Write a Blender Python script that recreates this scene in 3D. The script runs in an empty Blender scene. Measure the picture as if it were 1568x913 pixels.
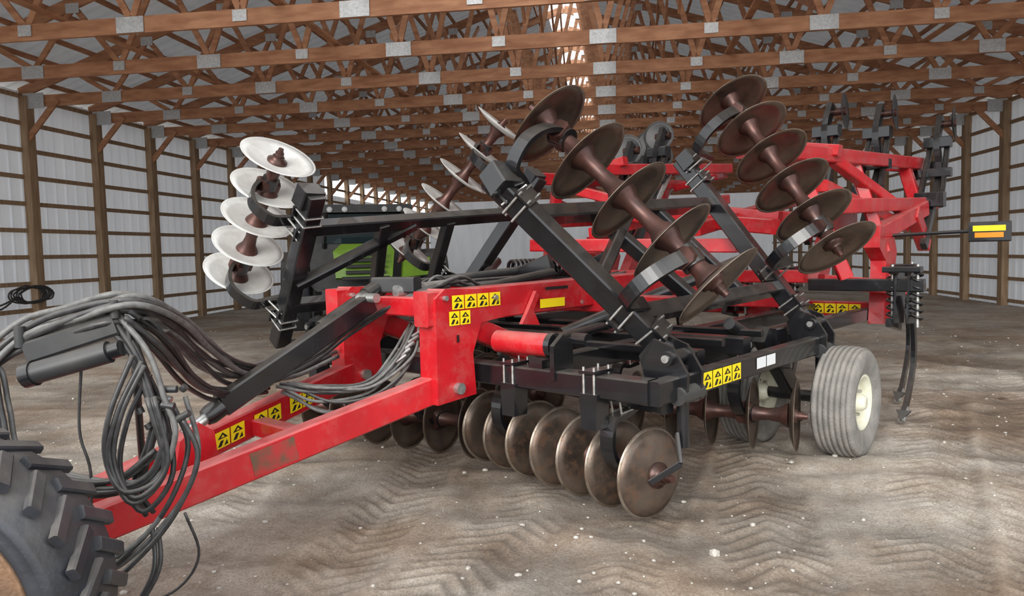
import bpy, bmesh, math, random
import numpy as np
from mathutils import Vector, Matrix
random.seed(4)
rad=math.radians
V=Vector
bpy.context.scene.view_settings.view_transform='Standard'
# ------------------------------------------------------------------ materials
def mat(name,col,rough=.5,metal=0.0,col2=None,scale=6,bump=0.0,bscale=40,dust=0.0,dustcol=(.42,.37,.31,1),stretch=None,coat=0,contrast=(.35,.65),transl=0,patch=None):
    m=bpy.data.materials.new(name); m.use_nodes=True
    nt=m.node_tree; N=nt.nodes; L=nt.links; b=N['Principled BSDF']
    b.inputs['Roughness'].default_value=rough; b.inputs['Metallic'].default_value=metal
    b.inputs['Coat Weight'].default_value=coat
    c=(*col,1); b.inputs['Base Color'].default_value=c
    tc=N.new('ShaderNodeTexCoord'); src=tc.outputs['Object']
    if stretch:
        mp=N.new('ShaderNodeMapping'); mp.inputs['Scale'].default_value=stretch
        mp.inputs['Rotation'].default_value=(0,0,rad(7.95))
        L.new(src,mp.inputs[0]); src=mp.outputs[0]
    out=None
    if col2:
        n=N.new('ShaderNodeTexNoise'); n.inputs['Scale'].default_value=scale; n.inputs['Detail'].default_value=6
        L.new(src,n.inputs['Vector'])
        r=N.new('ShaderNodeValToRGB'); r.color_ramp.elements[0].position=contrast[0]; r.color_ramp.elements[1].position=contrast[1]
        r.color_ramp.elements[0].color=c; r.color_ramp.elements[1].color=(*col2,1)
        L.new(n.outputs[0],r.inputs[0]); out=r.outputs[0]
    if patch:  # fine rust / grime flecks: (colour, scale, amount)
        n4=N.new('ShaderNodeTexNoise'); n4.inputs['Scale'].default_value=patch[1]; n4.inputs['Detail'].default_value=10; n4.inputs['Roughness'].default_value=.75
        L.new(tc.outputs['Object'],n4.inputs['Vector'])
        r4=N.new('ShaderNodeMapRange'); r4.inputs[1].default_value=.48; r4.inputs[2].default_value=.62; r4.inputs[4].default_value=patch[2]; L.new(n4.outputs[0],r4.inputs[0])
        m4=N.new('ShaderNodeMix'); m4.data_type='RGBA'; L.new(r4.outputs[0],m4.inputs['Factor']); m4.inputs['A'].default_value=c
        if out: L.new(out,m4.inputs['A'])
        m4.inputs['B'].default_value=(*patch[0],1); out=m4.outputs['Result']
        if metal>0:
            mm=N.new('ShaderNodeMapRange'); mm.inputs[3].default_value=metal; mm.inputs[4].default_value=metal*.3; L.new(r4.outputs[0],mm.inputs[0]); L.new(mm.outputs[0],b.inputs['Metallic'])
    if dust>0:
        g=N.new('ShaderNodeNewGeometry'); sx=N.new('ShaderNodeSeparateXYZ'); L.new(g.outputs['Normal'],sx.inputs[0])
        mr=N.new('ShaderNodeMapRange'); mr.inputs[1].default_value=.2; mr.inputs[2].default_value=1; mr.inputs[3].default_value=.06; mr.inputs[4].default_value=1
        L.new(sx.outputs[2],mr.inputs[0])
        n2=N.new('ShaderNodeTexNoise'); n2.inputs['Scale'].default_value=9; n2.inputs['Detail'].default_value=8
        L.new(tc.outputs['Object'],n2.inputs['Vector'])
        mu=N.new('ShaderNodeMath'); mu.operation='MULTIPLY'; L.new(mr.outputs[0],mu.inputs[0]); L.new(n2.outputs[0],mu.inputs[1])
        mu2=N.new('ShaderNodeMath'); mu2.operation='MULTIPLY'; L.new(mu.outputs[0],mu2.inputs[0]); mu2.inputs[1].default_value=dust*2
        mx=N.new('ShaderNodeMix'); mx.data_type='RGBA'
        L.new(mu2.outputs[0],mx.inputs['Factor']); mx.inputs['A'].default_value=c
        if out: L.new(out,mx.inputs['A'])
        mx.inputs['B'].default_value=dustcol; out=mx.outputs['Result']
        ra=N.new('ShaderNodeMath'); ra.operation='ADD'; ra.use_clamp=True; L.new(mu2.outputs[0],ra.inputs[0]); ra.inputs[1].default_value=rough
        L.new(ra.outputs[0],b.inputs['Roughness'])
    if out: L.new(out,b.inputs['Base Color'])
    if bump>0:
        n3=N.new('ShaderNodeTexNoise'); n3.inputs['Scale'].default_value=bscale; n3.inputs['Detail'].default_value=5
        L.new(src,n3.inputs['Vector'])
        bp=N.new('ShaderNodeBump'); bp.inputs['Strength'].default_value=bump; bp.inputs['Distance'].default_value=.02
        L.new(n3.outputs[0],bp.inputs['Height']); L.new(bp.outputs[0],b.inputs['Normal'])
    if transl>0:
        ta=N.new('ShaderNodeBsdfTranslucent'); ta.inputs[0].default_value=(.92,.95,1,1)
        ms=N.new('ShaderNodeMixShader'); ms.inputs[0].default_value=transl
        L.new(b.outputs[0],ms.inputs[1]); L.new(ta.outputs[0],ms.inputs[2]); L.new(ms.outputs[0],N['Material Output'].inputs[0])
    return m
RED=mat('red_paint',(.54,.004,.012),.25,0,(.42,.003,.010),4,dust=.34,coat=.25,dustcol=(.56,.36,.33,1),patch=((.42,.10,.09),6,.35))
BLK=mat('black_paint',(.0035,.004,.0055),.22,0,(.008,.009,.012),5,dust=.15,coat=.3)
STEEL=mat('disc_steel',(.075,.055,.045),.36,.7,(.19,.15,.12),4,bump=.06,bscale=30,dust=.12,patch=((.12,.062,.035),14,.8))
EDGE=mat('disc_edge',(.38,.34,.29),.34,.75,(.20,.15,.11),8,dust=.06,patch=((.13,.08,.05),18,.6))
SPOOL=mat('spool_iron',(.11,.048,.038),.35,.5,(.06,.03,.026),12,dust=.07)
STEEL_LIT=mat('disc_steel_lit',(.84,.85,.83),.42,.25,(.68,.68,.66),5,dust=.1,patch=((.52,.49,.45),12,.45))  # far-wing disc steel, reflected sky brightness painted into its base colour
ZINC=mat('zinc_bolt',(.62,.62,.60),.35,.8,(.4,.4,.38),30)
YEL=mat('yellow_decal',(.92,.70,.01),.35)
BLKD=mat('decal_black',(.01,.01,.01),.4)
WHT=mat('white_decal',(.75,.78,.8),.4)
RUB=mat('hose_rubber',(.022,.022,.024),.35,0,(.045,.045,.047),20,dust=.2)
HGRY=mat('hose_braid_grey',(.085,.085,.085),.45,0,(.15,.15,.145),30,dust=.15)
TIRE=mat('tire_rubber',(.17,.165,.155),.85,0,(.27,.255,.235),7,bump=.35,bscale=60,dust=.25)
TIRED=mat('dark_tire_rubber',(.014,.016,.022),.34,0,(.034,.04,.052),5,bump=.10,bscale=40,dust=.24)
CREAM=mat('cream_rim',(.75,.76,.62),.4,0,(.62,.60,.48),8,dust=.1)
RUST=mat('rusty_rim',(.10,.055,.032),.6,.2,(.24,.14,.08),7,bump=.3,dust=.15)
WOOD=mat('truss_wood',(.33,.145,.072),.7,0,(.49,.25,.135),3,bump=.2,bscale=20,stretch=(1,1,4))
POST=mat('post_wood',(.26,.17,.10),.75,0,(.39,.27,.165),3,bump=.2,bscale=20,stretch=(5,5,.6))
GALV=mat('galvanized_plate',(.60,.62,.63),.5,.3,(.44,.47,.49),30)
ROOFM=mat('roof_steel_light_leak',(.49,.50,.49),.5,.1,(.36,.37,.36),2,transl=.05)  # slight translucency added to the opaque sheet to lift the roof's inside brightness
WALLM=mat('wall_steel_light_leak',(.64,.665,.695),.38,.12,(.46,.485,.52),1.5,stretch=(1,1,.25),transl=.15)  # opaque sheet given added translucency so sky light leaks in and walls glow
GREEN=mat('green_paint',(.20,.36,.03),.35,0,(.16,.30,.03),3,coat=.3)
GLASS=mat('cab_glass',(.03,.05,.06),.05,.3)
DGREY=mat('dark_grey_plastic',(.022,.024,.027),.42,0,(.04,.04,.04),8,dust=.15)
AMBER=mat('amber_lens',(.85,.25,.01),.2)
STONE=mat('stone',(.38,.35,.31),.85,0,(.58,.55,.50),9)
SKYL=bpy.data.materials.new('skylight_panel'); SKYL.use_nodes=True
nt=SKYL.node_tree; nt.nodes.remove(nt.nodes['Principled BSDF']); o=nt.nodes['Material Output']
a=nt.nodes.new('ShaderNodeBsdfTranslucent'); a.inputs[0].default_value=(.95,.97,1,1)
t=nt.nodes.new('ShaderNodeBsdfTransparent'); mx=nt.nodes.new('ShaderNodeMixShader'); mx.inputs[0].default_value=.8
nt.links.new(a.outputs[0],mx.inputs[1]); nt.links.new(t.outputs[0],mx.inputs[2]); nt.links.new(mx.outputs[0],o.inputs[0])

# ------------------------------------------------------------------ mesh builder
class MB:
    def __init__(s): s.v=[];s.f=[];s.m=[];s.s=[];s.mats=[]
    def add(s,vs,fs,m,sm=False):
        if m not in s.mats: s.mats.append(m)
        k=s.mats.index(m); o=len(s.v); s.v+= [tuple(v) for v in vs]
        for f in fs: s.f.append([i+o for i in f]); s.m.append(k); s.s.append(sm)
    def finish(s,name,parent=None,world=False):
        me=bpy.data.meshes.new(name); me.from_pydata(s.v,[],s.f)
        for m in s.mats: me.materials.append(m)
        me.polygons.foreach_set('material_index',s.m); me.polygons.foreach_set('use_smooth',s.s)
        bm=bmesh.new(); bm.from_mesh(me); bmesh.ops.recalc_face_normals(bm,faces=bm.faces[:]); bm.to_mesh(me); bm.free()
        me.update()
        ob=bpy.data.objects.new(name,me); bpy.context.collection.objects.link(ob)
        if parent:
            ob.parent=parent
            if world: ob.matrix_parent_inverse=parent.matrix_basis.inverted()
        return ob
    def beam(s,p0,p1,w,h,m,up=(0,0,1),ch=.01):
        p0=V(p0);p1=V(p1); d=(p1-p0).normalized(); up=V(up)
        if abs(d.dot(up.normalized()))>.98: up=V((1,0,0))
        sd=d.cross(up).normalized(); uv=sd.cross(d)
        a=w/2;b=h/2;c=min(ch,a*.4,b*.4)
        pr=[(-a+c,-b),(a-c,-b),(a,-b+c),(a,b-c),(a-c,b),(-a+c,b),(-a,b-c),(-a,-b+c)]
        vs=[p0+sd*x+uv*y for x,y in pr]+[p1+sd*x+uv*y for x,y in pr]
        fs=[[i,(i+1)%8,8+(i+1)%8,8+i] for i in range(8)]+[list(range(7,-1,-1)),list(range(8,16))]
        s.add(vs,fs,m)
    def bx(s,p0,p1,w,h,m,up=(0,0,1)):
        p0=V(p0);p1=V(p1); d=(p1-p0).normalized(); up=V(up)
        if abs(d.dot(up.normalized()))>.98: up=V((1,0,0))
        sd=d.cross(up).normalized(); uv=sd.cross(d); a=w/2;b=h/2
        pr=[(-a,-b),(a,-b),(a,b),(-a,b)]
        vs=[p0+sd*x+uv*y for x,y in pr]+[p1+sd*x+uv*y for x,y in pr]
        s.add(vs,[[0,1,5,4],[1,2,6,5],[2,3,7,6],[3,0,4,7],[3,2,1,0],[4,5,6,7]],m)
    def lathe(s,p,axis,prof,m,n=32,cap=True):
        p=V(p);ax=V(axis).normalized(); t=V((0,0,1)) if abs(ax.z)<.9 else V((1,0,0))
        a=ax.cross(t).normalized(); b=ax.cross(a)
        vs=[];k=len(prof)
        for r,h in prof:
            for i in range(n):
                q=2*math.pi*i/n; vs.append(p+ax*h+(a*math.cos(q)+b*math.sin(q))*r)
        fs=[[j*n+i,j*n+(i+1)%n,(j+1)*n+(i+1)%n,(j+1)*n+i] for j in range(k-1) for i in range(n)]
        s.add(vs,fs,m,True)
        if cap:
            s.add(vs[:n],[list(range(n-1,-1,-1))],m); s.add(vs[-n:],[list(range(n))],m)
    def cyl(s,p0,p1,r,m,n=16,r1=None):
        p0=V(p0);p1=V(p1); L=(p1-p0).length
        s.lathe(p0,p1-p0,[(r,0),(r if r1 is None else r1,L)],m,n)
    def sweep(s,pts,r,m,n=8,res=6):
        P=cr(pts,res); 
        t=(P[1]-P[0]).normalized(); a=t.orthogonal().normalized(); vs=[]
        for i,p in enumerate(P):
            t2=(P[min(i+1,len(P)-1)]-P[max(i-1,0)]).normalized()
            a=(a-t2*a.dot(t2)).normalized(); b=t2.cross(a)
            for k in range(n):
                q=2*math.pi*k/n; vs.append(p+(a*math.cos(q)+b*math.sin(q))*r)
        fs=[[j*n+i,j*n+(i+1)%n,(j+1)*n+(i+1)%n,(j+1)*n+i] for j in range(len(P)-1) for i in range(n)]
        fs+=[list(range(n-1,-1,-1)),list(range((len(P)-1)*n,len(P)*n))]
        s.add(vs,fs,m,True)
    def ribbon(s,pts,bd,w,t,m,res=5):
        P=cr(pts,res); bd=V(bd).normalized(); vs=[]
        for i,p in enumerate(P):
            tt=(P[min(i+1,len(P)-1)]-P[max(i-1,0)]).normalized(); nn=tt.cross(bd).normalized()
            for x,y in((-1,-1),(1,-1),(1,1),(-1,1)): vs.append(p+bd*(x*w/2)+nn*(y*t/2))
        fs=[[j*4+i,j*4+(i+1)%4,(j+1)*4+(i+1)%4,(j+1)*4+i] for j in range(len(P)-1) for i in range(4)]
        fs+=[[3,2,1,0],[len(vs)-4,len(vs)-3,len(vs)-2,len(vs)-1]]
        s.add(vs,fs,m)
    def plate(s,pts,th,m):
        pts=[V(p) for p in pts]; nn=(pts[1]-pts[0]).cross(pts[2]-pts[1]).normalized()*th/2; k=len(pts)
        s.add([p-nn for p in pts]+[p+nn for p in pts],[list(range(k-1,-1,-1)),list(range(k,2*k))]+[[i,(i+1)%k,k+(i+1)%k,k+i] for i in range(k)],m)
def cr(pts,res):
    pts=[V(p) for p in pts]
    if len(pts)==2: return pts
    q=[pts[0]*2-pts[1]]+pts+[pts[-1]*2-pts[-2]]; out=[]
    for i in range(1,len(q)-2):
        for k in range(res):
            t=k/res; a,b,c,d=q[i-1],q[i],q[i+1],q[i+2]
            out.append(.5*((2*b)+(c-a)*t+(2*a-5*b+4*c-d)*t*t+(-a+3*b-3*c+d)*t**3))
    out.append(pts[-1]); return out

# ------------------------------------------------------------------ camera
cd=bpy.data.cameras.new('camera'); cam=bpy.data.objects.new('camera',cd); bpy.context.collection.objects.link(cam)
cd.sensor_width=36; cd.lens=26.0
cam.matrix_world=Matrix.Translation((0,0,1.6))@Matrix.Rotation(rad(90-3.64),4,'X')@Matrix.Rotation(rad(-1.4),4,'Z')
bpy.context.scene.camera=cam

# ------------------------------------------------------------------ barn shell (barn axes: L across, D deep)
hb=rad(7.95)
def B(l,d,z): return V((l*math.cos(hb)+d*math.sin(hb), d*math.cos(hb)-l*math.sin(hb), z))
LL,LR,LC=-11.6,9.4,-1.3; D0,D1=3.5,46.0; EZ=5.0
RZ=lambda l: EZ+ (l-LL)*.33 if l<LC else EZ+(LC-LL)*.33-(l-LC)*.33*(LC-LL)/(LR-LC)
sp=1.97; DT=[3.55+sp*i for i in range(22)]
def ribbed(mb,fa,d0,d1,m,pitch=.3,hgt=.03):
    ds=[];x=d0
    while x<d1:
        ds+= [(x,0),(x+pitch*.68,0),(x+pitch*.78,hgt),(x+pitch*.90,hgt)]; x+=pitch
    vs=[]
    for d,o in ds: vs+=[fa(d,0,o),fa(d,1,o)]
    fs=[[2*i,2*i+1,2*i+3,2*i+2] for i in range(len(ds)-1)]
    mb.add(vs,fs,m)
mb=MB()
ribbed(mb,lambda d,k,o:B(LL-.05+o,d,0 if k==0 else EZ),D0,29,WALLM)
ribbed(mb,lambda d,k,o:B(LL-.05+o,d,0 if k==0 else 4.1),29,D1,WALLM)
mb.finish('wall_left')
mb=MB(); ribbed(mb,lambda d,k,o:B(LR+.05-o,d,0 if k==0 else EZ-.02),D0,D1,WALLM); mb.finish('wall_right')
mb=MB(); mb.add([B(LL,D1,0),B(LR,D1,0),B(LR,D1,EZ),B(LC,D1,RZ(LC)),B(LL,D1,EZ)],[[0,1,2,3,4]],WALLM); mb.finish('wall_back')
mb=MB()
ribbed(mb,lambda d,k,o:B(LL-.4 if k==0 else LC-.5,d,(RZ(LL)-.13 if k==0 else RZ(LC-.5))+.16+o),D0-.3,D1+.3,ROOFM)
ribbed(mb,lambda d,k,o:B(LR+.4 if k==0 else LC+.45,d,(RZ(LR)-.13 if k==0 else RZ(LC+.45))+.16+o),D0-.3,D1+.3,ROOFM)
mb.finish('ceiling')
mb=MB()
mb.add([B(LC-.55,D0,RZ(LC)+.04),B(LC,D0,RZ(LC)+.22),B(LC+.5,D0,RZ(LC)+.04),B(LC-.55,D1,RZ(LC)+.04),B(LC,D1,RZ(LC)+.22),B(LC+.5,D1,RZ(LC)+.04)],[[0,1,4,3],[1,2,5,4]],SKYL)
mb.finish('window_1')
mb=MB(); CZ=4.78
bn=[LL+.1]+[LL+2.0+1.58*i for i in range(12)]+[LR-.1]
for d in DT:
    mb.bx(B(LL,d,CZ),B(LR,d,CZ),.05,.22,WOOD)
    for a_,b_ in((LL,LC),(LR,LC)): mb.bx(B(a_,d,RZ(a_)-.05),B(b_,d,RZ(b_)-.05),.05,.2,WOOD)
    for i,l in enumerate(bn[1:-1]):
        mb.bx(B(l-.10,d-.04,CZ+.02),B(l+.10,d-.04,CZ+.02),.012,.15,GALV) if i%2 else mb.bx(B(l-.2,d-.04,CZ),B(l+.2,d-.04,CZ),.012,.21,GALV)
        for q in (-.79,.79):
            tl=max(LL+.5,min(LR-.5,l+q)); mb.bx(B(l,d+.01,CZ+.05),B(tl,d+.01,RZ(tl)-.1),.04,.09,WOOD)
            if q>0: mb.bx(B(tl-.12,d-.03,RZ(tl)-.14),B(tl+.12,d-.03,RZ(tl)-.14),.012,.16,GALV)
    for sgn,l in((1,LL),(-1,LR)):
        mb.bx(B(l+sgn*.15,d-.05,CZ-.75),B(l+sgn*.85,d-.05,CZ),.04,.12,WOOD)
        mb.bx(B(l+sgn*.1,d-.05,CZ),B(l+sgn*.55,d-.05,CZ+.0),.012,.3,GALV)
l=LL+.3
while l<LR:
    if abs(l-LC)>.3: mb.bx(B(l,D0,RZ(l)+.08),B(l,D1,RZ(l)+.08),.04,.09,WOOD)
    l+=.66
for l in (-7.5,-4.3,2.0,5.2): mb.bx(B(l,D0,CZ+.16),B(l,D1,CZ+.16),.1,.04,WOOD)
for i in range(0,20,2):
    for l0,l1 in((-1.3,-3.4),(1.0,3.0)):
        mb.bx(B(l0,DT[i],RZ(l0)-.3),B(l0,DT[i+2] if i+2<22 else D1-.2,CZ+.3),.04,.1,WOOD)
        mb.bx(B(l1,DT[i],CZ+.2),B(l1,DT[i+2] if i+2<22 else D1-.2,RZ(l1)-.3),.04,.1,WOOD)
mb.finish('roof_trusses')
mb=MB()
for d in DT:
    for l,sg in((LL+.12,1),(LR-.12,-1)): mb.bx(B(l,d,-.3),B(l,d,CZ+.1),.16,.2,POST,up=B(0,1,0))
mb.finish('wall_posts')
mb=MB()
for i in range(10):
    z=.12+i*.53
    mb.bx(B(LL+.04,D0,z),B(LL+.04,D1,z),.045,.085,POST); mb.bx(B(LR-.04,D0,z),B(LR-.04,D1,z),.045,.085,POST)
mb.finish('wall_girts')

# ------------------------------------------------------------------ floor
def axis(lo,hi,a,b,st):
    x=a;s=st
    core=list(np.arange(a,b,st))
    left=[]
    while x>lo: s*=1.25; x-=s; left.append(x)
    s=st;x=b;right=[b]
    while x<hi: s*=1.2; x+=s; right.append(x)
    return np.array(left[::-1]+core+right)
xs=axis(-60,60,-3.6,6.0,.02); ys=axis(-25,75,2.0,9.0,.02)
Xg,Yg=np.meshgrid(xs,ys); H=np.zeros_like(Xg); rng=np.random.RandomState(3)
for k in range(34):
    a_=rng.uniform(0,6.28); fr=rng.uniform(1.0,28); H+= .015/fr**.75*np.sin((Xg*math.cos(a_)+Yg*math.sin(a_))*fr+rng.uniform(0,6.28))
N1=sum(np.sin((Xg*math.cos(a_)+Yg*math.sin(a_))*f_+p_) for a_,f_,p_ in [(rng.uniform(0,6.28),rng.uniform(2,9),rng.uniform(0,6.28)) for _ in range(8)])/4
def band(x0,y0,x1,y1,hw,pitch,amp,curve=0,slant=.9):
    global H
    dx,dy=x1-x0,y1-y0; Ln=math.hypot(dx,dy); dx/=Ln;dy/=Ln
    a_=(Xg-x0)*dx+(Yg-y0)*dy; b_=(Xg-x0)*dy-(Yg-y0)*dx+curve*a_*a_+.02*N1
    mask=np.clip((hw-np.abs(b_))/.06,0,1)*np.clip((a_+3)/.5,0,1)
    ph=(a_+slant*np.abs(b_)+.022*N1)/pitch*2*math.pi
    wob=np.clip(.6+.55*N1,.08,1.1)
    H+= mask*(-.006+amp*wob*np.tanh(1.8*np.sin(ph))) + .010*np.exp(-((np.abs(b_)-hw-.03)/.04)**2)*np.clip(.7+.5*N1,0,1.2)
band(-.27,3.67,.35,4.9,.28,.12,.012,.01)
band(-.95,3.6,-.6,5.4,.25,.11,.011,.02,-.8)
band(.45,3.4,1.0,5.2,.24,.09,.009,-.02,.5)
band(1.27,3.4,1.65,5.2,.28,.13,.012,-.02)
band(1.95,3.4,4.1,7.2,.28,.12,.012)
band(2.7,3.5,5.5,8.3,.28,.13,.013,0,-.8)
band(-1.7,3.3,-2.3,7.5,.25,.12,.008)
band(3.6,3.5,6.3,7.0,.25,.13,.010)
H*=np.where(Yg<14,1,.3)*np.where(np.abs(Xg)<12,1,.2)
ny,nx=Xg.shape
me=bpy.data.meshes.new('floor'); co=np.stack([Xg.ravel(),Yg.ravel(),H.ravel()],1)
idx=np.arange(ny*nx).reshape(ny,nx); q=np.stack([idx[:-1,:-1],idx[:-1,1:],idx[1:,1:],idx[1:,:-1]],-1).reshape(-1,4)
me.vertices.add(len(co)); me.vertices.foreach_set('co',co.ravel()); me.loops.add(q.size); me.loops.foreach_set('vertex_index',q.ravel().astype(np.int32))
me.polygons.add(len(q)); me.polygons.foreach_set('loop_start',np.arange(0,q.size,4,dtype=np.int32)); me.polygons.foreach_set('loop_total',np.full(len(q),4,dtype=np.int32))
me.update(calc_edges=True); me.polygons.foreach_set('use_smooth',[True]*len(q))
fl=bpy.data.objects.new('floor',me); bpy.context.collection.objects.link(fl)
GM=bpy.data.materials.new('dusty_gravel'); GM.use_nodes=True; nt=GM.node_tree;N=nt.nodes;L=nt.links;b=N['Principled BSDF']; b.inputs['Roughness'].default_value=.92
tc=N.new('ShaderNodeTexCoord')
def noise(s,d=6,r=.6):
    n=N.new('ShaderNodeTexNoise'); n.inputs['Scale'].default_value=s; n.inputs['Detail'].default_value=d; n.inputs['Roughness'].default_value=r; L.new(tc.outputs['Object'],n.inputs['Vector']); return n
def ramp(src,p0,c0,p1,c1):
    r=N.new('ShaderNodeValToRGB'); r.color_ramp.elements[0].position=p0; r.color_ramp.elements[1].position=p1; r.color_ramp.elements[0].color=(*c0,1); r.color_ramp.elements[1].color=(*c1,1); L.new(src,r.inputs[0]); return r
def mixc(f,a_,b_,mode='MIX'):
    m=N.new('ShaderNodeMix'); m.data_type='RGBA'; m.blend_type=mode
    if isinstance(f,float): m.inputs['Factor'].default_value=f
    else: L.new(f,m.inputs['Factor'])
    L.new(a_,m.inputs['A']); L.new(b_,m.inputs['B']); return m.outputs['Result']
base=ramp(noise(.55,5).outputs[0],.38,(.40,.305,.225),.60,(.63,.58,.51))
mid=ramp(noise(5,10,.7).outputs[0],.35,(.72,.68,.64),.60,(1,1,1))
fine=ramp(noise(70,5,.75).outputs[0],.36,(.56,.52,.49),.58,(1,1,1))
c=mixc(1.0,base.outputs[0],mid.outputs[0],'MULTIPLY'); c=mixc(.85,c,fine.outputs[0],'MULTIPLY')
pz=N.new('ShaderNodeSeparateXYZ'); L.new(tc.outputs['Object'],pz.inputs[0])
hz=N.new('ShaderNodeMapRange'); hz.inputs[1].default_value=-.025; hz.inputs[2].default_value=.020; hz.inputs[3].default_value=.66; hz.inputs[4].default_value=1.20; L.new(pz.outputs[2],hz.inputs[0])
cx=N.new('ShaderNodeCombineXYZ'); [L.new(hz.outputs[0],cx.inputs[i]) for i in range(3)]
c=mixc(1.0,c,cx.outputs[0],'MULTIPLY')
vo=N.new('ShaderNodeTexVoronoi'); vo.inputs['Scale'].default_value=26; L.new(tc.outputs['Object'],vo.inputs['Vector'])
peb=ramp(vo.outputs['Distance'],.08,(1,1,1),.14,(0,0,0)); lt=N.new('ShaderNodeRGB'); lt.outputs[0].default_value=(.62,.59,.54,1)
pm=N.new('ShaderNodeMath'); pm.operation='MULTIPLY'; L.new(peb.outputs[0],pm.inputs[0]); L.new(ramp(noise(3,3).outputs[0],.5,(0,0,0),.6,(1,1,1)).outputs[0],pm.inputs[1])
c=mixc(pm.outputs[0],c,lt.outputs[0])
oil=ramp(noise(1.3,4).outputs[0],.66,(1,1,1),.73,(.38,.29,.22)); c=mixc(1.0,c,oil.outputs[0],'MULTIPLY')
L.new(c,b.inputs['Base Color'])
bp=N.new('ShaderNodeBump'); bp.inputs['Strength'].default_value=.8; bp.inputs['Distance'].default_value=.03; L.new(noise(30,9,.75).outputs[0],bp.inputs['Height'])
bp2=N.new('ShaderNodeBump'); bp2.inputs['Strength'].default_value=.5; bp2.inputs['Distance'].default_value=.01; L.new(pm.outputs[0],bp2.inputs['Height']); L.new(bp.outputs[0],bp2.inputs['Normal']); L.new(bp2.outputs[0],b.inputs['Normal'])
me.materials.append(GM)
mb=MB()
bm=bmesh.new(); bmesh.ops.create_icosphere(bm,subdivisions=1,radius=1); iv=[v.co.copy() for v in bm.verts]; iff=[[v.index for v in f.verts] for f in bm.faces]; bm.free()
for i in range(1700):
    y=2.3+random.random()**1.5*14; x=random.uniform(-1,1)*min(8,(1+.8*y)*.9); r=random.choice([.004,.006,.008,.014,.008,.006])*random.uniform(.7,1.4)
    if i==0: x,y,r=1.02,3.75,.035
    z=H[min(ny-1,np.searchsorted(ys,y)),min(nx-1,np.searchsorted(xs,x))]
    sx,sy,sz=random.uniform(.8,1.4),random.uniform(.8,1.3),random.uniform(.5,.8)
    mb.add([(x+v.x*r*sx*random.uniform(.8,1.1),y+v.y*r*sy,z+r*sz*.5+v.z*r*sz) for v in iv],iff,STONE,False)
mb.finish('gravel_stones',fl)

# ------------------------------------------------------------------ disc harrow
ROOT=bpy.data.objects.new('disc_harrow',None); bpy.context.collection.objects.link(ROOT)
ROOT.matrix_basis=Matrix.Translation((-2.786,2.509,0))@Matrix.Rotation(rad(48),4,'Z')
def M(s,t,z): return V((s,-t,z))
def W(sd,s,w,n=0): return M(s,sd*(1.6-.605*w+.796*n),1.0+.796*w+.605*n)
def wn(sd): return M(0,sd*.796,.605)
def ubolt(mb,p,d,up,w,h):
    p=V(p);d=V(d).normalized();up=V(up).normalized(); sd=d.cross(up).normalized(); up=sd.cross(d)
    for k in(-.035,.035):
        c=p+d*k; q=[c+sd*w/2+up*(h/2+.04),c+sd*w/2-up*h/2,c-sd*w/2-up*h/2,c-sd*w/2+up*(h/2+.04)]
        for i in range(3): mb.cyl(q[i],q[i+1],.008,ZINC,6)
    mb.bx(p+up*(h/2+.012)-sd*(w/2+.02),p+up*(h/2+.012)+sd*(w/2+.02),.11,.016,BLK,up=up)
def disc(mb,c,ax,R,m,em,dish=.055):
    ax=V(ax).normalized(); f=lambda r:dish*(r/R)**2
    rs=[.01,R*.2,R*.4,R*.6,R*.78,R*.95]
    mb.lathe(c,ax,[(r,f(r)) for r in rs]+[(r,f(r)-.006) for r in rs[::-1]],m,48,False)
    mb.lathe(c,ax,[(R*.95,f(R*.95)),(R,f(R)-.002),(R,f(R)-.004),(R*.95,f(R*.95)-.006)],em,48,False)
def gang(name,p0,p1,ts,R,m=STEEL,em=EDGE,bars=None,cts=(.2,.8),bulge=(-1,0,0),flip=1):
    mb=MB(); p0=V(p0);p1=V(p1); ax=(p1-p0).normalized(); Ln=(p1-p0).length
    cs=[p0+(p1-p0)*t for t in ts]
    for c in cs: disc(mb,c,ax*flip,R,m,em)
    mb.cyl(cs[0]-ax*.10,cs[-1]+ax*.10,.024,SPOOL,12)
    for a_,b_ in zip(cs[:-1],cs[1:]):
        g=(b_-a_).length-.012
        mb.lathe(a_+ax*.006,ax,[(.088,0),(.08,.02),(.054,.06),(.044,g/2),(.054,g-.06),(.08,g-.02),(.088,g)],SPOOL,24)
    for c,s_ in((cs[0],-1),(cs[-1],1)):
        mb.lathe(c+ax*s_*.004,ax*s_,[(.075,0),(.075,.018),(.05,.026),(.045,.05)],SPOOL,20)
        mb.lathe(c+ax*s_*.05,ax*s_,[(.036,0),(.036,.035)],SPOOL,6); mb.lathe(c+ax*s_*.08,ax*s_,[(.02,0),(.02,.04)],SPOOL,12)
    if bars:
        b0,b1=V(bars[0]),V(bars[1])
        for t in cts:
            g=p0+(p1-p0)*t; q=b0+(b1-b0)*t; up=(q-g).normalized(); bd=V(bulge)-up*V(bulge).dot(up); bd.normalize(); Hh=(q-g).length; r=Hh*.46
            wd=up.cross(bd).normalized()
            pts=[g+bd*-.05,g+bd*r*.35,g+up*Hh*.22+bd*r*.85,g+up*Hh*.5+bd*r*1.05,g+up*Hh*.8+bd*r*.8,q-up*.09+bd*r*.25,q-up*.085-bd*.09]
            mb.ribbon(pts,wd,.085,.03,BLK)
            mb.beam(g-bd*.06,g+bd*.08,.10,.12,SPOOL,up=up,ch=.03)
            mb.cyl(g-wd*.06,g+wd*.06,.066,BLK,16)
            ubolt(mb,q,ax,up,.14,.14)
    return mb.finish(name,ROOT)
lin=lambda n:[i/(n-1) for i in range(n)]
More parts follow.
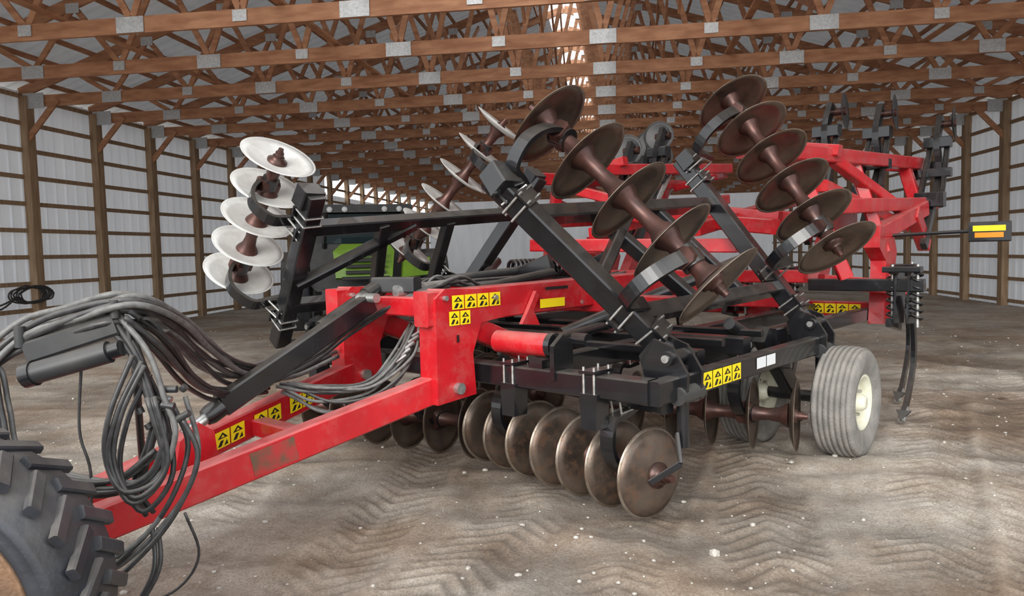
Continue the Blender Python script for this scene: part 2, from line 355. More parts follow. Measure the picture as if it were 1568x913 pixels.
gang('front_gang_near',M(3.60,1.58,.31),M(3.90,.05,.31),[0,.17]+[.17+.83*i/5.0 for i in range(1,6)],.265,bars=(M(3.52,1.58,.74),M(3.82,.05,.74)),cts=(.12,.8))
gang('front_gang_far',M(3.90,-.2,.31),M(3.58,-1.75,.31),lin(6),.265,bars=(M(3.82,-.2,.74),M(3.5,-1.75,.74)),flip=-1)
gang('rear_gang_near',M(5.18,1.72,.38),M(4.78,.3,.38),lin(6),.265,bars=(M(5.14,1.72,.78),M(4.78,.3,.78)),flip=-1)
gang('rear_gang_far',M(5.18,-1.72,.38),M(4.78,-.3,.38),lin(6),.265,bars=(M(5.14,-1.72,.78),M(4.78,-.3,.78)))
gang('wing_front_gang_near',W(1,3.63,.15,.5),W(1,3.45,1.5,.3),lin(5),.28,bars=(W(1,3.62,.15,0),W(1,3.15,1.3,0)),cts=(.12,.88),flip=-1)
gang('wing_rear_gang_near',W(1,5.53,.3,.6),W(1,5.80,1.8,.6),lin(6),.30,bars=(W(1,5.68,.3,.1),W(1,5.74,1.7,.1)),cts=(.1,.9),flip=-1)
gang('wing_front_gang_far',W(-1,3.02,.10,.59),W(-1,3.03,1.2,.59),lin(5),.285,m=STEEL_LIT,em=STEEL_LIT,bars=(W(-1,3.14,.05,.08),W(-1,3.02,1.15,.08)),cts=(.12,.82),flip=1)
gang('wing_rear_gang_far',W(-1,4.93,.15,.8),W(-1,5.4,1.65,.8),lin(6),.285,m=STEEL_LIT,em=STEEL_LIT,bars=(W(-1,4.95,.15,.3),W(-1,5.3,1.6,.3)),cts=(.1,.85),flip=1)

def decal(mb,p,u,v,n,k=1,w=.085,h=.105,m=YEL,sym=True):
    u=V(u).normalized();v=V(v).normalized();n=V(n).normalized();p=V(p)
    for i in range(k):
        c=p+u*((i-(k-1)/2)*(w*1.08))+n*.002
        mb.add([c-u*w/2-v*h/2,c+u*w/2-v*h/2,c+u*w/2+v*h/2,c-u*w/2+v*h/2],[[0,1,2,3]],m)
        if sym:
            d=c+n*.0015; e=w*.36
            mb.add([d-u*e+v*h*.05,d+u*e+v*h*.05,d+v*h*.40],[[0,1,2]],BLKD)
            d2=d+n*.001; mb.add([d2-u*e*.35+v*h*.11,d2+u*e*.35+v*h*.11,d2+v*h*.27],[[0,1,2]],YEL)
            mb.add([d-u*e-v*h*.40,d-u*e*.3-v*h*.40,d+u*e*.2-v*h*.08,d-u*e*.4-v*h*.06],[[0,1,2,3]],BLKD)
            mb.add([d+u*e*.2-v*h*.42,d+u*e-v*h*.38,d+u*e*.8-v*h*.1],[[0,1,2]],BLKD)
NN=M(0,1,0)
mb=MB()
def R(a_,b_,w,h,m=RED,**k): mb.beam(M(*a_),M(*b_),w,h,m,**k)
for sd in(1,-1):
    R((.75,sd*.11,.34),(2.98,sd*.44,.79),.11,.165)
    R((2.86,sd*.45,1.27),(5.3,sd*.52,1.30),.13,.21)
    R((5.2,sd*.52,1.30),(7.8,sd*.6,1.02),.12,.2)
    f=lambda s,z:M(s,sd*.46,z)
    mb.plate([f(2.90,.70),f(3.22,.72),f(3.20,.98),f(3.28,1.16),f(3.5,1.18),f(3.45,1.36),f(2.98,1.385),f(2.90,1.33)],.15,RED)
    R((3.2,sd*.47,1.15),(3.75,sd*.47,.93),.1,.14)
    mb.cyl(M(3.06,sd*.35,.78),M(3.06,sd*.57,.78),.035,ZINC,14)
    for s_,z_ in((3.4,1.31),(2.97,1.33),(4.3,1.22)): mb.cyl(M(s_,sd*.35,z_),M(s_,sd*.56,z_),.016,ZINC,8)
    mb.plate([M(3.62,sd*.56,1.12),M(3.8,sd*.56,1.10),M(3.74,sd*.56,1.2),M(3.80,sd*.56,1.30),M(3.77,sd*.56,1.33),M(3.68,sd*.56,1.2)],.03,RED)
    mb.cyl(M(3.36,sd*.6,1.04),M(3.36,sd*1.02,1.04),.07,RED,20); mb.cyl(M(3.36,sd*1.02,1.04),M(3.36,sd*1.06,1.04),.075,BLK,20)
    mb.plate([M(3.27,sd*1.1,.85),M(3.45,sd*1.1,.85),M(3.45,sd*1.1,1.05),M(3.36,sd*1.1,1.11),M(3.27,sd*1.1,1.05)],.03,BLK)
    g=lambda s,z:M(s,sd*1.62,z)
    mb.plate([g(7.55,.82),g(7.9,.82),g(7.86,1.2),g(7.98,1.5),g(7.85,1.72),g(7.45,1.75),g(7.4,1.55),g(7.62,1.42),g(7.6,1.15)],.14,RED)
    mb.plate([M(7.3,sd*1.1,1.25),M(7.55,sd*1.1,1.2),M(8.0,sd*1.1,1.75),M(8.5,sd*1.1,1.8),M(8.5,sd*1.1,1.98),M(7.85,sd*1.1,1.98)],.12,RED)
    R((7.5,sd*1.62,1.66),(8.9,sd*1.7,1.95),.13,.16)
    R((8.5,sd*1.7,1.9),(9.0,sd*1.7,1.55),.12,.14)
    R((7.75,sd*1.9,1.15),(7.0,sd*1.3,1.25),.11,.13)
R((3.02,-.5,1.27),(3.02,.5,1.27),.12,.12); R((2.2,-.33,.60),(2.2,.33,.60),.1,.1)
R((4.5,-1.3,1.2),(4.5,1.3,1.2),.12,.13); R((6.3,-1.3,1.12),(6.3,1.3,1.12),.12,.13)
R((7.8,-1.75,.93),(7.8,1.75,.93),.14,.16); R((6.9,-1.2,1.3),(6.9,1.2,1.3),.12,.12)
mb.plate([M(.5,-.14,.28),M(.5,.14,.28),M(1.1,.22,.36),M(1.1,-.22,.36)],.04,RED); R((.3,0,.30),(.8,0,.34),.1,.08)
mb.plate([M(1.55,-.02,.44),M(1.80,-.02,.5),M(1.78,-.02,.70),M(1.70,-.02,.76),M(1.60,-.02,.68)],.11,RED)
R((1.4,-.22,.47),(1.4,.22,.47),.12,.1)
decal(mb,M(3.24,.5265+.012,1.30),M(1,0,0),(0,0,1),NN,4,.10,.085)
decal(mb,M(3.09,.5265+.012,1.205),M(1,0,0),(0,0,1),NN,2,.085,.085)
decal(mb,M(3.95,.565,1.24),M(1,.03,0),(0,0,1),NN,1,.26,.06,YEL,False)
decal(mb,M(4.0,.565,1.34),M(1,.03,0),(0,0,1),NN,1,.24,.02,BLKD,False)
decal(mb,M(3.07,.5265+.012,1.08),(0,0,1),M(-1,0,0),NN,1,.045,.02,BLKD,False)
fd2=(M(2.98,-.44,.79)-M(.75,-.11,.34)).normalized()
for k in range(3):
    s_=2.0+.26*k; fr=(s_-.75)/2.23
    decal(mb,M(s_,-(.11+.33*fr)+.06,.34+.45*fr),fd2,(0,0,1),M(.14,1,0),2,.095,.095)
fd1=(M(2.98,.44,.79)-M(.75,.11,.34)).normalized(); nd=V((0,0,1)).cross(fd1).normalized(); nd=nd if nd.dot(NN)>0 else -nd
decal(mb,M(1.95,.11+.33*.538,.34+.45*.538)+nd*.0555,fd1,fd1.cross(nd),nd,1,.24,.125,mat('worn_patch',(.13,.075,.045),.8,0,(.40,.03,.03),14),False)
decal(mb,M(7.722,1.2,.94),M(0,1,0),(0,0,1),M(-1,0,0),4,.11,.1)
for sd in(1,-1):
    for (s0,t0,z0,s1,t1,z1,w,h) in[(6.1,1.35,2.36,9.6,1.55,2.48,.12,.13),(6.2,1.5,1.9,9.4,1.7,2.02,.12,.13),(6.4,1.3,2.3,6.6,1.65,1.3,.11,.11),(7.6,1.4,2.35,7.7,1.65,1.5,.11,.11),(9.0,1.5,2.4,9.0,1.7,1.7,.12,.12),(6.2,.9,2.42,9.3,.7,2.62,.11,.12),(6.6,1.45,2.1,8.6,1.6,1.75,.1,.1),(7.0,1.4,2.36,8.4,1.65,1.9,.1,.1),(6.0,.55,1.75,9.0,.6,2.2,.11,.12)]:
        R((s0,sd*t0,z0),(s1,sd*t1,z1),w,h)
    for s_ in(6.9,8.2,9.3): R((s_,sd*.75,2.55),(s_,sd*1.5,2.42),.1,.1)
R((9.6,1.35,2.4),(9.6,1.75,2.4),.2,.2,BLK)
R((6.4,-1.3,2.3),(6.4,-.2,2.0),.1,.1); R((6.7,-1.0,2.0),(6.2,1.2,1.75),.12,.13); R((5.6,-1.0,1.65),(5.9,1.0,1.6),.11,.12)
for s_ in (6.8,7.6,8.6): R((s_,-1.0,2.1),(s_,1.0,1.85),.1,.11)
mb.finish('red_frame',ROOT)

# black frame
mb=MB()
def K(a_,b_,w,h,m=BLK,**k): mb.beam(M(*a_),M(*b_),w,h,m,**k)
K((3.35,-1.72,.84),(3.35,1.72,.84),.13,.13); K((4.75,-1.6,.92),(4.75,1.6,.92),.12,.12); K((5.75,-1.75,.84),(5.75,1.75,.84),.12,.14); K((4.1,-1.6,.92),(4.1,1.6,.92),.1,.1)
for sd in(1,-1):
    K((3.3,sd*1.74,.84),(5.6,sd*1.74,.84),.09,.13); K((3.3,sd*.95,.9),(7.7,sd*.95,.92),.1,.13)
    K((5.5,sd*1.45,.9),(7.8,sd*1.5,.9),.1,.12)
    K((3.52,sd*1.7,.74),(3.82,sd*.05,.74),.1,.1); K((5.14,sd*1.75,.78),(4.78,sd*.2,.78),.1,.1)
    for s_ in(3.6,5.7):
        for ds in(-.08,.08):
            mb.plate([M(s_+ds,sd*1.58,.84),M(s_+ds,sd*1.82,.76),M(s_+ds,sd*1.83,.92),M(s_+ds,sd*1.74,1.06),M(s_+ds,sd*1.62,1.10),M(s_+ds,sd*1.53,1.0)],.025,BLK)
        mb.cyl(M(s_-.14,sd*1.72,1.0),M(s_+.14,sd*1.72,1.0),.022,ZINC,12); mb.cyl(M(s_-.13,sd*1.72,1.0),M(s_+.13,sd*1.72,1.0),.04,BLK,16)
        mb.cyl(M(s_-.12,sd*1.78,.80),M(s_+.12,sd*1.78,.80),.05,DGREY,16)
        K((s_,sd*1.75,.5),(s_,sd*1.75,.95),.05,.06)
        mb.cyl(M(s_,sd*1.75,.5),M(s_,sd*1.75,.9),.035,BLK,12)
    for t_ in(.75,1.35): ubolt(mb,M(3.35,sd*t_,.84),M(0,1,0),V((0,0,1)),.14,.14); mb.plate([M(3.33,sd*t_-.05,.6),M(3.33,sd*t_+.05,.6),M(3.33,sd*t_+.06,.80),M(3.33,sd*t_-.06,.80)],.12,BLK)
    K((3.55,sd*1.74,.58),(3.48,sd*1.80,.44),.02,.05); K((3.48,sd*1.80,.44),(3.40,sd*1.66,.33),.015,.035)
    K((5.2,sd*1.5,.95),(5.78,sd*1.5,.45),.1,.14); mb.cyl(M(5.75,sd*1.0,.42),M(5.75,sd*2.0,.42),.045,BLK,14)
    mb.cyl(M(4.9,sd*1.4,1.05),M(5.6,sd*1.45,.75),.045,BLK,14)
    mb.cyl(M(3.5,sd*.75,1.0),M(4.6,sd*.75,1.08),.035,BLK,12); mb.cyl(M(4.6,sd*.75,1.08),M(4.9,sd*.75,1.1),.02,ZINC,10)
    mb.plate([M(4.85,sd*.75,.92),M(4.98,sd*.75,.92),M(4.95,sd*.75,1.16),M(4.86,sd*.75,1.16)],.08,BLK)
    for s_ in(3.9,4.4,5.0): K((s_,sd*.5,.98),(s_,sd*1.6,.98),.05,.05)
decal(mb,M(4.0,1.787,.84),M(1,0,0),(0,0,1),NN,4,.115,.1)
decal(mb,M(4.62,1.787,.85),M(1,0,0),(0,0,1),NN,2,.14,.07,WHT,False)
for t0 in(-.05,.12,-.3):
    pts=[]
    for i in range(100):
        q=i*.62; pts.append(M(4.5+.006*i*.9,t0+.06*math.cos(q),1.46+.06*math.sin(q)))
    mb.sweep(pts,.015,BLK,6,2)
for s_ in(4.4,5.15): K((s_,-.4,1.3),(s_,.2,1.5),.05,.15)
mb.cyl(M(1.64,-.02,.70),M(1.98,-.02,.875),.030,ZINC,14); mb.lathe(M(1.76,-.02,.765),M(.12,0,.06),[(.045,0),(.055,.03),(.055,.10)],BLK,16)
K((1.85,-.02,.815),(2.85,-.02,1.30),.085,.12)
mb.cyl(M(2.55,-.12,1.16),M(2.95,-.12,1.36),.045,BLK,16); mb.cyl(M(2.9,-.12,1.33),M(3.02,-.12,1.39),.06,BLK,14)
K((3.0,-.15,1.40),(3.1,.15,1.40),.1,.1,DGREY); mb.cyl(M(2.82,-.09,1.33),M(2.82,.09,1.33),.03,ZINC,12)
mb.cyl(M(3.5,-.15,1.40),M(4.5,-.15,1.45),.03,DGREY,12); mb.cyl(M(3.3,.18,1.3),M(4.4,.2,1.42),.045,BLK,14); mb.cyl(M(3.0,.05,1.36),M(3.4,.1,1.38),.04,ZINC,12)
mb.cyl(M(3.9,-.9,1.0),M(3.9,.9,1.0),.05,BLK,16)
mb.cyl(M(4.0,.6,1.02),M(5.4,1.3,1.5),.045,BLK,14); mb.cyl(M(4.0,-.6,1.02),M(5.4,-1.3,1.5),.045,BLK,14)
cfg={1:dict(A=((3.76,-.10),(3.10,1.28)),Bb=((5.78,-.05),(5.72,1.68))),-1:dict(A=((3.18,-.12),(3.0,1.30)),Bb=((5.0,-.05),(5.28,1.6)))}
for sd in(1,-1):
    nv=wn(sd); c_=cfg[sd]
    (a0,w0),(a1,w1)=c_['A']; (b0,v0),(b1,v1)=c_['Bb']
    mb.beam(W(sd,a0,w0),W(sd,a1,w1),.13,.13,BLK,up=nv); mb.beam(W(sd,b0,v0),W(sd,b1,v1),.13,.13,BLK,up=nv)
    la=lambda w:a0+(a1-a0)*(w-w0)/(w1-w0); lb=lambda w:b0+(b1-b0)*(w-v0)/(v1-v0)
    for w in(.28,1.02): mb.beam(W(sd,la(w),w,-.02),W(sd,lb(w*1.18),w*1.18,-.02),.10,.10,BLK,up=nv)
    for fr,w_a,w_b in((.3,.28,1.08),(.62,.3,1.12)):
        mb.beam(W(sd,la(.28)+(lb(.28)-la(.28))*(fr+.12),w_a,-.04),W(sd,la(1.1)+(lb(1.1)-la(1.1))*fr,w_b,-.04),.09,.09,BLK,up=nv)
    mb.beam(W(sd,la(.5),.5,-.04),W(sd,la(.5)+.9,1.08,-.04),.07,.09,BLK,up=nv)
    mb.beam(W(sd,a1,w1-.13,.05),W(sd,a1,w1+.02,.05),.17,.14,BLK,up=nv); mb.beam(W(sd,b1,v1-.12,.05),W(sd,b1,v1+.02,.05),.16,.14,BLK,up=nv)
    ubolt(mb,W(sd,la(w1-.2),w1-.2),W(sd,a1,w1)-W(sd,a0,w0),nv,.14,.14)
    ubolt(mb,W(sd,la(.12),.12),W(sd,a1,w1)-W(sd,a0,w0),nv,.14,.14)
    ubolt(mb,W(sd,lb(.15),.15),W(sd,b1,v1)-W(sd,b0,v0),nv,.14,.14); ubolt(mb,W(sd,lb(v1-.25),v1-.25),W(sd,b1,v1)-W(sd,b0,v0),nv,.14,.14)
mb.finish('black_frame',ROOT)

# shanks
mb=MB()
def shank(s,t,z=1.0):
    K2=lambda a_,b_,w,h,m=BLK:mb.beam(M(*a_),M(*b_),w,h,m)
    for dt in(-.05,.05): mb.plate([M(s-.16,t+dt,z-.1),M(s+.12,t+dt,z-.12),M(s+.2,t+dt,z+.25),M(s+.05,t+dt,z+.38),M(s-.1,t+dt,z+.3)],.018,BLK)
    for dt in(-.10,.10):
        pts=[]
        for i in range(60):
            q=i*.7; pts.append(M(s-.02+.04*math.cos(q),t+dt+.04*math.sin(q),z-.08+.42*i/60))
        mb.sweep(pts,.011,BLK,6,2); mb.cyl(M(s-.02,t+dt,z-.14),M(s-.02,t+dt,z+.4),.015,ZINC,8)
    K2((s-.1,t-.15,z+.36),(s-.1,t+.15,z+.36),.1,.05); K2((s-.12,t-.1,z-.1),(s+.2,t-.1,z-.16),.05,.08); mb.cyl(M(s+.14,t-.13,z+.2),M(s+.14,t+.13,z+.2),.03,ZINC,12)
    mb.ribbon([M(s+.1,t,z+.1),M(s+.26,t,z-.15),M(s+.30,t,z-.45),M(s+.16,t,z-.72),M(s-.02,t,z-.92)],M(0,1,0),.035,.07,BLK)
    mb.beam(M(s+.03,t,z-.86),M(s-.10,t,z-.96),.06,.035,ZINC)
    mb.plate([M(s-.02,t-.06,z-.88),M(s-.02,t+.06,z-.88),M(s-.12,t,z-.95)],.015,DGREY)
for s_,t_ in((7.05,2.0),(7.9,1.75),(7.3,.85),(7.6,.2),(7.3,-.5),(7.9,-1.1),(7.1,-1.9)): shank(s_,t_,1.0)
mb.beam(M(7.0,1.2,1.22),M(7.05,2.15,1.22),.11,.11,BLK)
mb.beam(M(7.0,-1.2,1.22),M(7.05,-2.1,1.22),.11,.11,BLK)
mb.finish('ripper_shanks',ROOT)
mb=MB()
for sd in(1,-1):
    for s_,t_,dz in((8.0,1.0,.0),(8.4,1.38,-.02),(9.3,1.75,-.08),(7.2,.95,-.25)):
        if sd>0 and s_==7.2: continue
        A_=lambda a_,b_,c_:M(s_+a_,sd*(t_+b_),c_+dz)
        mb.ribbon([A_(-.55,0,1.62),A_(-.25,0,2.0),A_(-.02,.03,2.4),A_(-.02,0,2.75),A_(.14,0,3.05)],M(0,1,0),.06,.10,BLK)
        mb.beam(A_(-.45,-.1,1.95),A_(.06,-.08,2.72),.05,.07,BLK); mb.beam(A_(-.3,.1,2.05),A_(.08,.08,2.72),.05,.07,BLK)
        mb.beam(A_(.02,-.13,2.76),A_(.02,.13,2.76),.13,.12,BLK); mb.beam(A_(-.3,-.14,2.12),A_(-.3,.14,2.12),.14,.16,BLK); mb.beam(A_(-.1,-.16,2.42),A_(-.1,.16,2.42),.1,.1,BLK)
        mb.cyl(A_(.12,-.14,2.6),A_(-.35,-.14,2.05),.035,ZINC,10)
        da=M(.12,sd*.98,.05) if sd>0 else M(-.9,.3,.1)
        disc(mb,A_(.20,.10,2.98),da,.19,DGREY,DGREY,.03)
        mb.cyl(A_(.20,-.06,2.98),A_(.20,.14,2.98),.04,SPOOL,12)
mb.finish('leveler_arms',ROOT)
mb=MB()
mb.cyl(M(7.8,1.7,1.66),M(7.8,2.4,1.68),.018,BLK,10); mb.beam(M(7.78,2.34,1.67),M(7.78,2.66,1.67),.06,.18,BLK)
decal(mb,M(7.745,2.5,1.70),M(0,1,0),(0,0,1),M(-1,0,0),1,.25,.05,YEL,False); decal(mb,M(7.745,2.5,1.64),M(0,1,0),(0,0,1),M(-1,0,0),1,.22,.045,AMBER,False)
mb.finish('marker_lamp',ROOT)
def wheel(mb,c,ax,Rr,w,rim,tm,rm,ribs=True):
    ax=V(ax).normalized(); c=V(c); h=w/2
    pr=[(rim,-h*.72),(rim+.02,-h*.85),(rim+(Rr-rim)*.5,-h*1.0),(Rr-.045,-h*.93),(Rr-.012,-h*.80)]
    if ribs:
        n=6
        for i in range(n):
            a_=-h*.78+i*(h*1.56/n); g=h*1.56/n; e=.012*abs((i+.5)/n-.5)**2*4
            pr+=[(Rr-e,a_+g*.1),(Rr-e,a_+g*.76),(Rr-e-.018,a_+g*.80),(Rr-e-.018,a_+g*.98)]
    else: pr+=[(Rr,-h*.4),(Rr,h*.4)]
    pr+=[(Rr-.012,h*.80),(Rr-.045,h*.93),(rim+(Rr-rim)*.5,h*1.0),(rim+.02,h*.85),(rim,h*.72)]
    mb.lathe(c,ax,pr,tm,56,False)
    mb.lathe(c,ax,[(rim+.005,-h*.74),(rim+.012,-h*.80),(rim-.01,-h*.8),(rim-.03,-h*.5),(rim-.04,0),(rim-.03,h*.5),(rim-.01,h*.8),(rim+.012,h*.80),(rim+.005,h*.74)],rm,48,False)
    mb.lathe(c,ax,[(rim-.02,h*.35),(rim*.75,h*.15),(rim*.5,h*.3),(.03,h*.32)],rm,40)
    mb.lathe(c+ax*h*.3,ax,[(.07,0),(.065,.06),(.045,.09),(.03,.095)],rm,20)
    for i in range(6):
        q=i*math.pi/3; a_=ax.orthogonal().normalized(); b_=ax.cross(a_); o_=(a_*math.cos(q)+b_*math.sin(q))*.1; mb.cyl(c+ax*h*.28+o_,c+ax*(h*.28+.04)+o_,.012,ZINC,6)
mb=MB()
for sd in(1,-1):
    for t_ in(1.93,1.2): wheel(mb,M(5.75,sd*t_,.415),M(0,sd,0),.415,.30,.20,TIRE,CREAM)
mb.finish('transport_wheels',ROOT)

# hoses (world coordinates)
mb=MB()
def hose(pts,r=.012,n=1,spr=.03,m=None):
    for i in range(n):
        o=V((random.uniform(-spr,spr),random.uniform(-spr,spr),random.uniform(-spr,spr)))
        mb.sweep([V(p)+o*(.5+.9*random.random())+V((0,0,random.uniform(-spr,spr)*.6)) for p in pts],r,m or (HGRY if random.random()<.25 else RUB),8,6)
up=[(-2.35,2.85,.7),(-2.22,2.9,1.05),(-2.03,3,1.27),(-1.81,3,1.35),(-1.57,3,1.40),(-1.50,3.25,1.31),(-1.50,3.6,1.14),(-1.53,4.1,.96),(-1.45,4.6,.88),(-1.2,4.9,.95)]
hose(up,.014,10,.05)
hose([(-1.6,3,1.38),(-1.52,3.15,1.25),(-1.52,3.45,1.05),(-1.55,3.9,.88),(-1.5,4.4,.82)],.012,5,.04)
hose([(-1.62,3,1.36),(-1.52,3,1.2),(-1.46,3,1.0),(-1.42,3,.85),(-1.50,3,.70),(-1.7,3,.66),(-1.95,3,.72),(-2.15,2.9,.85)],.012,5,.035)
hose([(-1.6,3,1.36),(-1.56,3,1.15),(-1.52,3.05,.95),(-1.55,3.05,.8),(-1.62,3.05,.62),(-1.6,3.1,.5)],.011,5,.04)
hose([(-1.42,3.05,1.0),(-1.36,3.05,.8),(-1.42,3.0,.6),(-1.55,2.95,.42),(-1.75,2.9,.30),(-1.95,2.9,.3)],.011,4,.04)
hose([(-1.50,3.0,1.15),(-1.58,2.95,.95),(-1.62,2.95,.75),(-1.54,2.95,.60),(-1.43,3.0,.72),(-1.47,3.0,1.0)],.011,4,.045)
hose([(-2.25,2.9,1.0),(-2.10,2.95,1.18),(-2.06,2.95,1.0),(-2.02,2.95,.82),(-1.85,2.95,.72),(-1.65,3,.70),(-1.5,3.05,.8)],.011,3,.03)
hose([(-1.73,2.95,1.22),(-1.755,2.95,.95),(-1.72,2.95,.75),(-1.74,2.95,.5)],.006,1,m=RUB)
hose([(-1.36,3.0,.55),(-1.33,3.05,.36),(-1.42,3.05,.22),(-1.6,3.0,.16)],.006,1,m=RUB)
hose([(-1.5,3.0,.5),(-1.48,2.95,.32),(-1.6,2.9,.15),(-1.75,2.85,.08)],.010,2,.02)
def mw(s,t,z): return ROOT.matrix_basis@M(s,t,z)
for i in range(13):
    a_=random.uniform(-.06,.06); z0=random.uniform(-.08,.08); a2=random.uniform(-.07,.07)
    mb.sweep([mw(2.28+a_,-.10,.84+z0*.3),mw(2.45+a2,.08+a_,.76+z0),mw(2.66,.2+a_,.78+z0*.8),mw(2.85+a2,.27+a_,.92+z0),mw(3.05,.16+a_,1.08+z0)],.010,HGRY if i%3 else RUB,8,6)
for i in range(4):
    a_=random.uniform(-.04,.04); z0=random.uniform(-.03,.03)
    mb.sweep([mw(2.0,-.20+a_*.3,.80+z0),mw(2.3,-.24+a_,.88+z0),mw(2.6,-.22+a_,.98+z0),mw(2.85,-.2+a_,1.12+z0),mw(3.1,.2+a_,1.36),mw(3.6,.1+a_,1.40),mw(4.4,.0+a_,1.40)],.010,RUB,8,6)
for i in range(9):
    a_=random.uniform(-.3,.3); mb.sweep([mw(3.1+random.random()*.2,a_,1.34),mw(3.4,a_+.05,1.40+.05*random.random()),mw(3.7,a_,1.36),mw(4.3,a_*.6,1.39),mw(5.2,a_,1.35),mw(5.8,a_*1.3,1.38)],.010,RUB if i%2 else HGRY,8,6)
for i in range(5):
    mb.cyl(mw(2.80+.035*i,.27,.95+.035*i),mw(2.87+.035*i,.285,.985+.035*i),.012,ZINC,8)
for i in range(12):
    p=V((-1.46+random.uniform(-.08,.08),3.02+random.uniform(-.04,.04),1.0+random.uniform(-.08,.08))); q=p+V((random.uniform(-.05,.07),0,random.uniform(-.03,.03)))
    mb.cyl(p,q,.015,ZINC if i%3==0 else DGREY,10)
mb.finish('hydraulic_hoses',ROOT,True)
mb=MB()
mb.beam((-1.97,3.0,1.235),(-1.60,3.0,1.345),.08,.09,DGREY); mb.cyl((-1.93,2.93,1.155),(-1.62,2.95,1.235),.045,DGREY,18); mb.cyl((-1.95,2.93,1.15),(-1.91,2.93,1.16),.052,BLK,18)
mb.cyl((-1.62,2.95,1.235),(-1.57,2.95,1.25),.034,BLK,14)
mb.cyl((-1.58,3.06,1.3),(-1.75,3.42,.5),.016,BLK,10); mb.ribbon([(-1.6,3.05,1.33),(-1.5,3.05,1.36),(-1.44,3.06,1.30)],(0,1,0),.05,.012,BLK)
mb.bx((-1.93,2.90,.86),(-1.90,2.90,.80),.05,.004,WHT)
for x in(-1.99,-1.6): mb.cyl((x,2.97,1.26+(x+1.99)*.28),(x,2.97,1.345+(x+1.99)*.25),.02,DGREY,10)
mb.finish('hose_carrier',ROOT,True)

# ------------------------------------------------------------------ tractor wheel in foreground
mb=MB(); C=V((-1.84,2.2,.548)); ax=V((.16,-.985,.0)).normalized()
Rr=.53
h=.2
mb.lathe(C,ax,[(.40,-h*.8),(.47,-h*1.05),(Rr-.04,-h*.9),(Rr,-h*.6),(Rr,h*.6),(Rr-.03,h*.85),(Rr-.05,h*.98),(.465,h*1.1),(.458,h*1.06),(.44,h*1.1),(.42,h*1.08),(.405,h*.8)],TIRED,80,False)
mb.lathe(C,ax,[(.405,h*.8),(.41,h*1.0),(.395,h*1.02),(.38,h*.7),(.35,h*.3),(.28,h*.1),(.18,h*.25),(.05,h*.3)],RUST,56)
mb.lathe(C+ax*h*.3,ax,[(.12,0),(.11,.1),(.06,.12)],RUST,24)
a_=ax.orthogonal().normalized(); b_=ax.cross(a_)
for i in range(60):
    q=2*math.pi*i/60; r=a_*math.cos(q)+b_*math.sin(q); tq=ax.cross(r)
    s_=1 if i%2 else -1
    mb.beam(C+r*(Rr-.001)+ax*s_*h*.84,C+r*(Rr+.002)+ax*s_*.01+tq*.08,.045,.03,TIRED,up=r)
mb.finish('tractor_wheel')

# ------------------------------------------------------------------ combine in the background
mb=MB(); EX=bpy.data.objects.new('combine_harvester',None); bpy.context.collection.objects.link(EX)
EX.matrix_basis=Matrix.Translation((-3.05,15.6,0))@Matrix.Rotation(rad(12),4,'Z')
mb.beam((0,0,1.35),(0,5,1.35),2.3,1.0,DGREY,ch=.12); mb.beam((0,.4,2.1),(0,5.2,2.15),2.6,.7,DGREY,ch=.15)
mb.plate([(-.62,-.62,1.12),(.5,-.62,1.12),(.56,-.5,1.65),(.46,-.35,1.8),(-.5,-.35,1.8),(-.66,-.5,1.65)],.22,GREEN)
for i in range(4): mb.beam((-.42,-.78,1.25+i*.12),(.36,-.78,1.25+i*.12),.06,.07,BLKD)
mb.beam((-.5,-.76,1.13),(.44,-.76,1.13),.05,.07,BLKD)
mb.plate([(.7,-.5,1.1),(1.3,-.3,1.15),(1.3,-.2,1.5),(.75,-.35,1.6)],.1,GREEN)
for x in(-.85,.85):
    mb.beam((x,.0,1.75),(x*.92,-.15,2.5),.08,.1,BLK); mb.beam((x,1.3,1.75),(x,1.3,2.5),.08,.1,BLK)
mb.plate([(-.8,-.05,1.85),(.8,-.05,1.85),(.74,-.17,2.45),(-.74,-.17,2.45)],.03,GLASS)
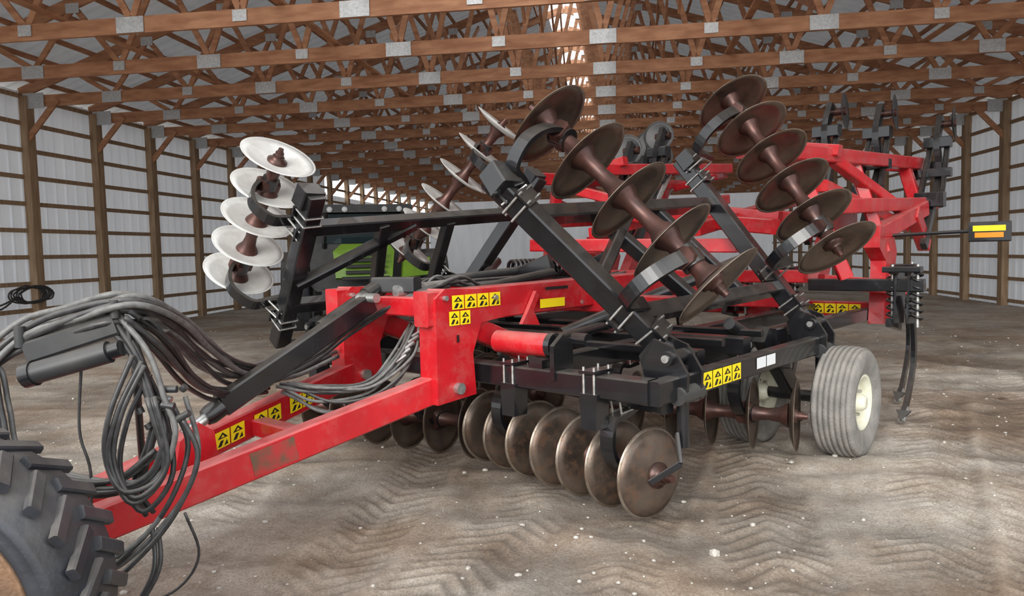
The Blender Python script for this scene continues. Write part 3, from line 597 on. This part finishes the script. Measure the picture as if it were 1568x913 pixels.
for x in(-.83,.83): mb.plate([(x,.0,1.8),(x,1.3,1.8),(x,1.3,2.45),(x,-.1,2.45)],.02,GLASS)
mb.beam((0,-.35,2.55),(0,1.5,2.55),1.95,.16,DGREY,ch=.06)
for x in(-.7,-.4,.4,.7): mb.lathe((x,-.36,2.53),(0,-1,0),[(.06,0),(.055,.03),(.01,.035)],WHT,16)
for x in(-1.45,1.45):
    wheel(mb,(x,.6,.85),(1 if x>0 else -1,0,0),.85,.6,.42,TIRED,GREEN,False)
    mb.beam((x*.75,.6,.85),(x*.2,.6,.85),.25,.25,DGREY)
    wheel(mb,(x*.9,4.4,.6),(1 if x>0 else -1,0,0),.6,.4,.3,TIRED,GREEN,False)
    mb.cyl((x*.72,-.1,2.3),(x*1.1,-.45,2.2),.02,BLK,8); mb.beam((x*1.1,-.47,2.0),(x*1.1,-.47,2.45),.2,.04,BLK)
mb.beam((-.9,-.6,.75),(.9,-.6,.75),.3,.35,DGREY)
mb.finish('combine_body',EX)

# cable coil hung on the left wall girts (part of the girt assembly it hangs from)
mb=MB()
for k in range(6):
    pts=[B(LL+.28,12.9+.42*math.cos(q)+.06*k,.95+.16*math.sin(q)+.05*random.random()) for q in [i*2*math.pi/12 for i in range(13)]]
    mb.sweep(pts,.018,RUB,6,4)
for k in range(2): mb.sweep([B(LL+.28,12.7,.95),B(LL+.28,12.2,.72+.08*k),B(LL+.28,11.5,.78),B(LL+.28,10.8,.6+.1*k)],.018,RUB,6,5)
mb.finish('cable_coil',bpy.data.objects['wall_girts'])

# ------------------------------------------------------------------ lighting
w=bpy.data.worlds.new('overcast_sky'); bpy.context.scene.world=w; w.use_nodes=True
bg=w.node_tree.nodes['Background']; bg.inputs[0].default_value=(.94,.97,1,1); bg.inputs[1].default_value=2.15
sd=bpy.data.lights.new('sun','SUN'); sd.energy=2.9; sd.angle=rad(35); sd.color=(1,.97,.92)
so=bpy.data.objects.new('sun',sd); bpy.context.collection.objects.link(so); so.location=(-6,-10,12)
so.rotation_euler=V((.30,.9,-.42)).to_track_quat('-Z','Y').to_euler()
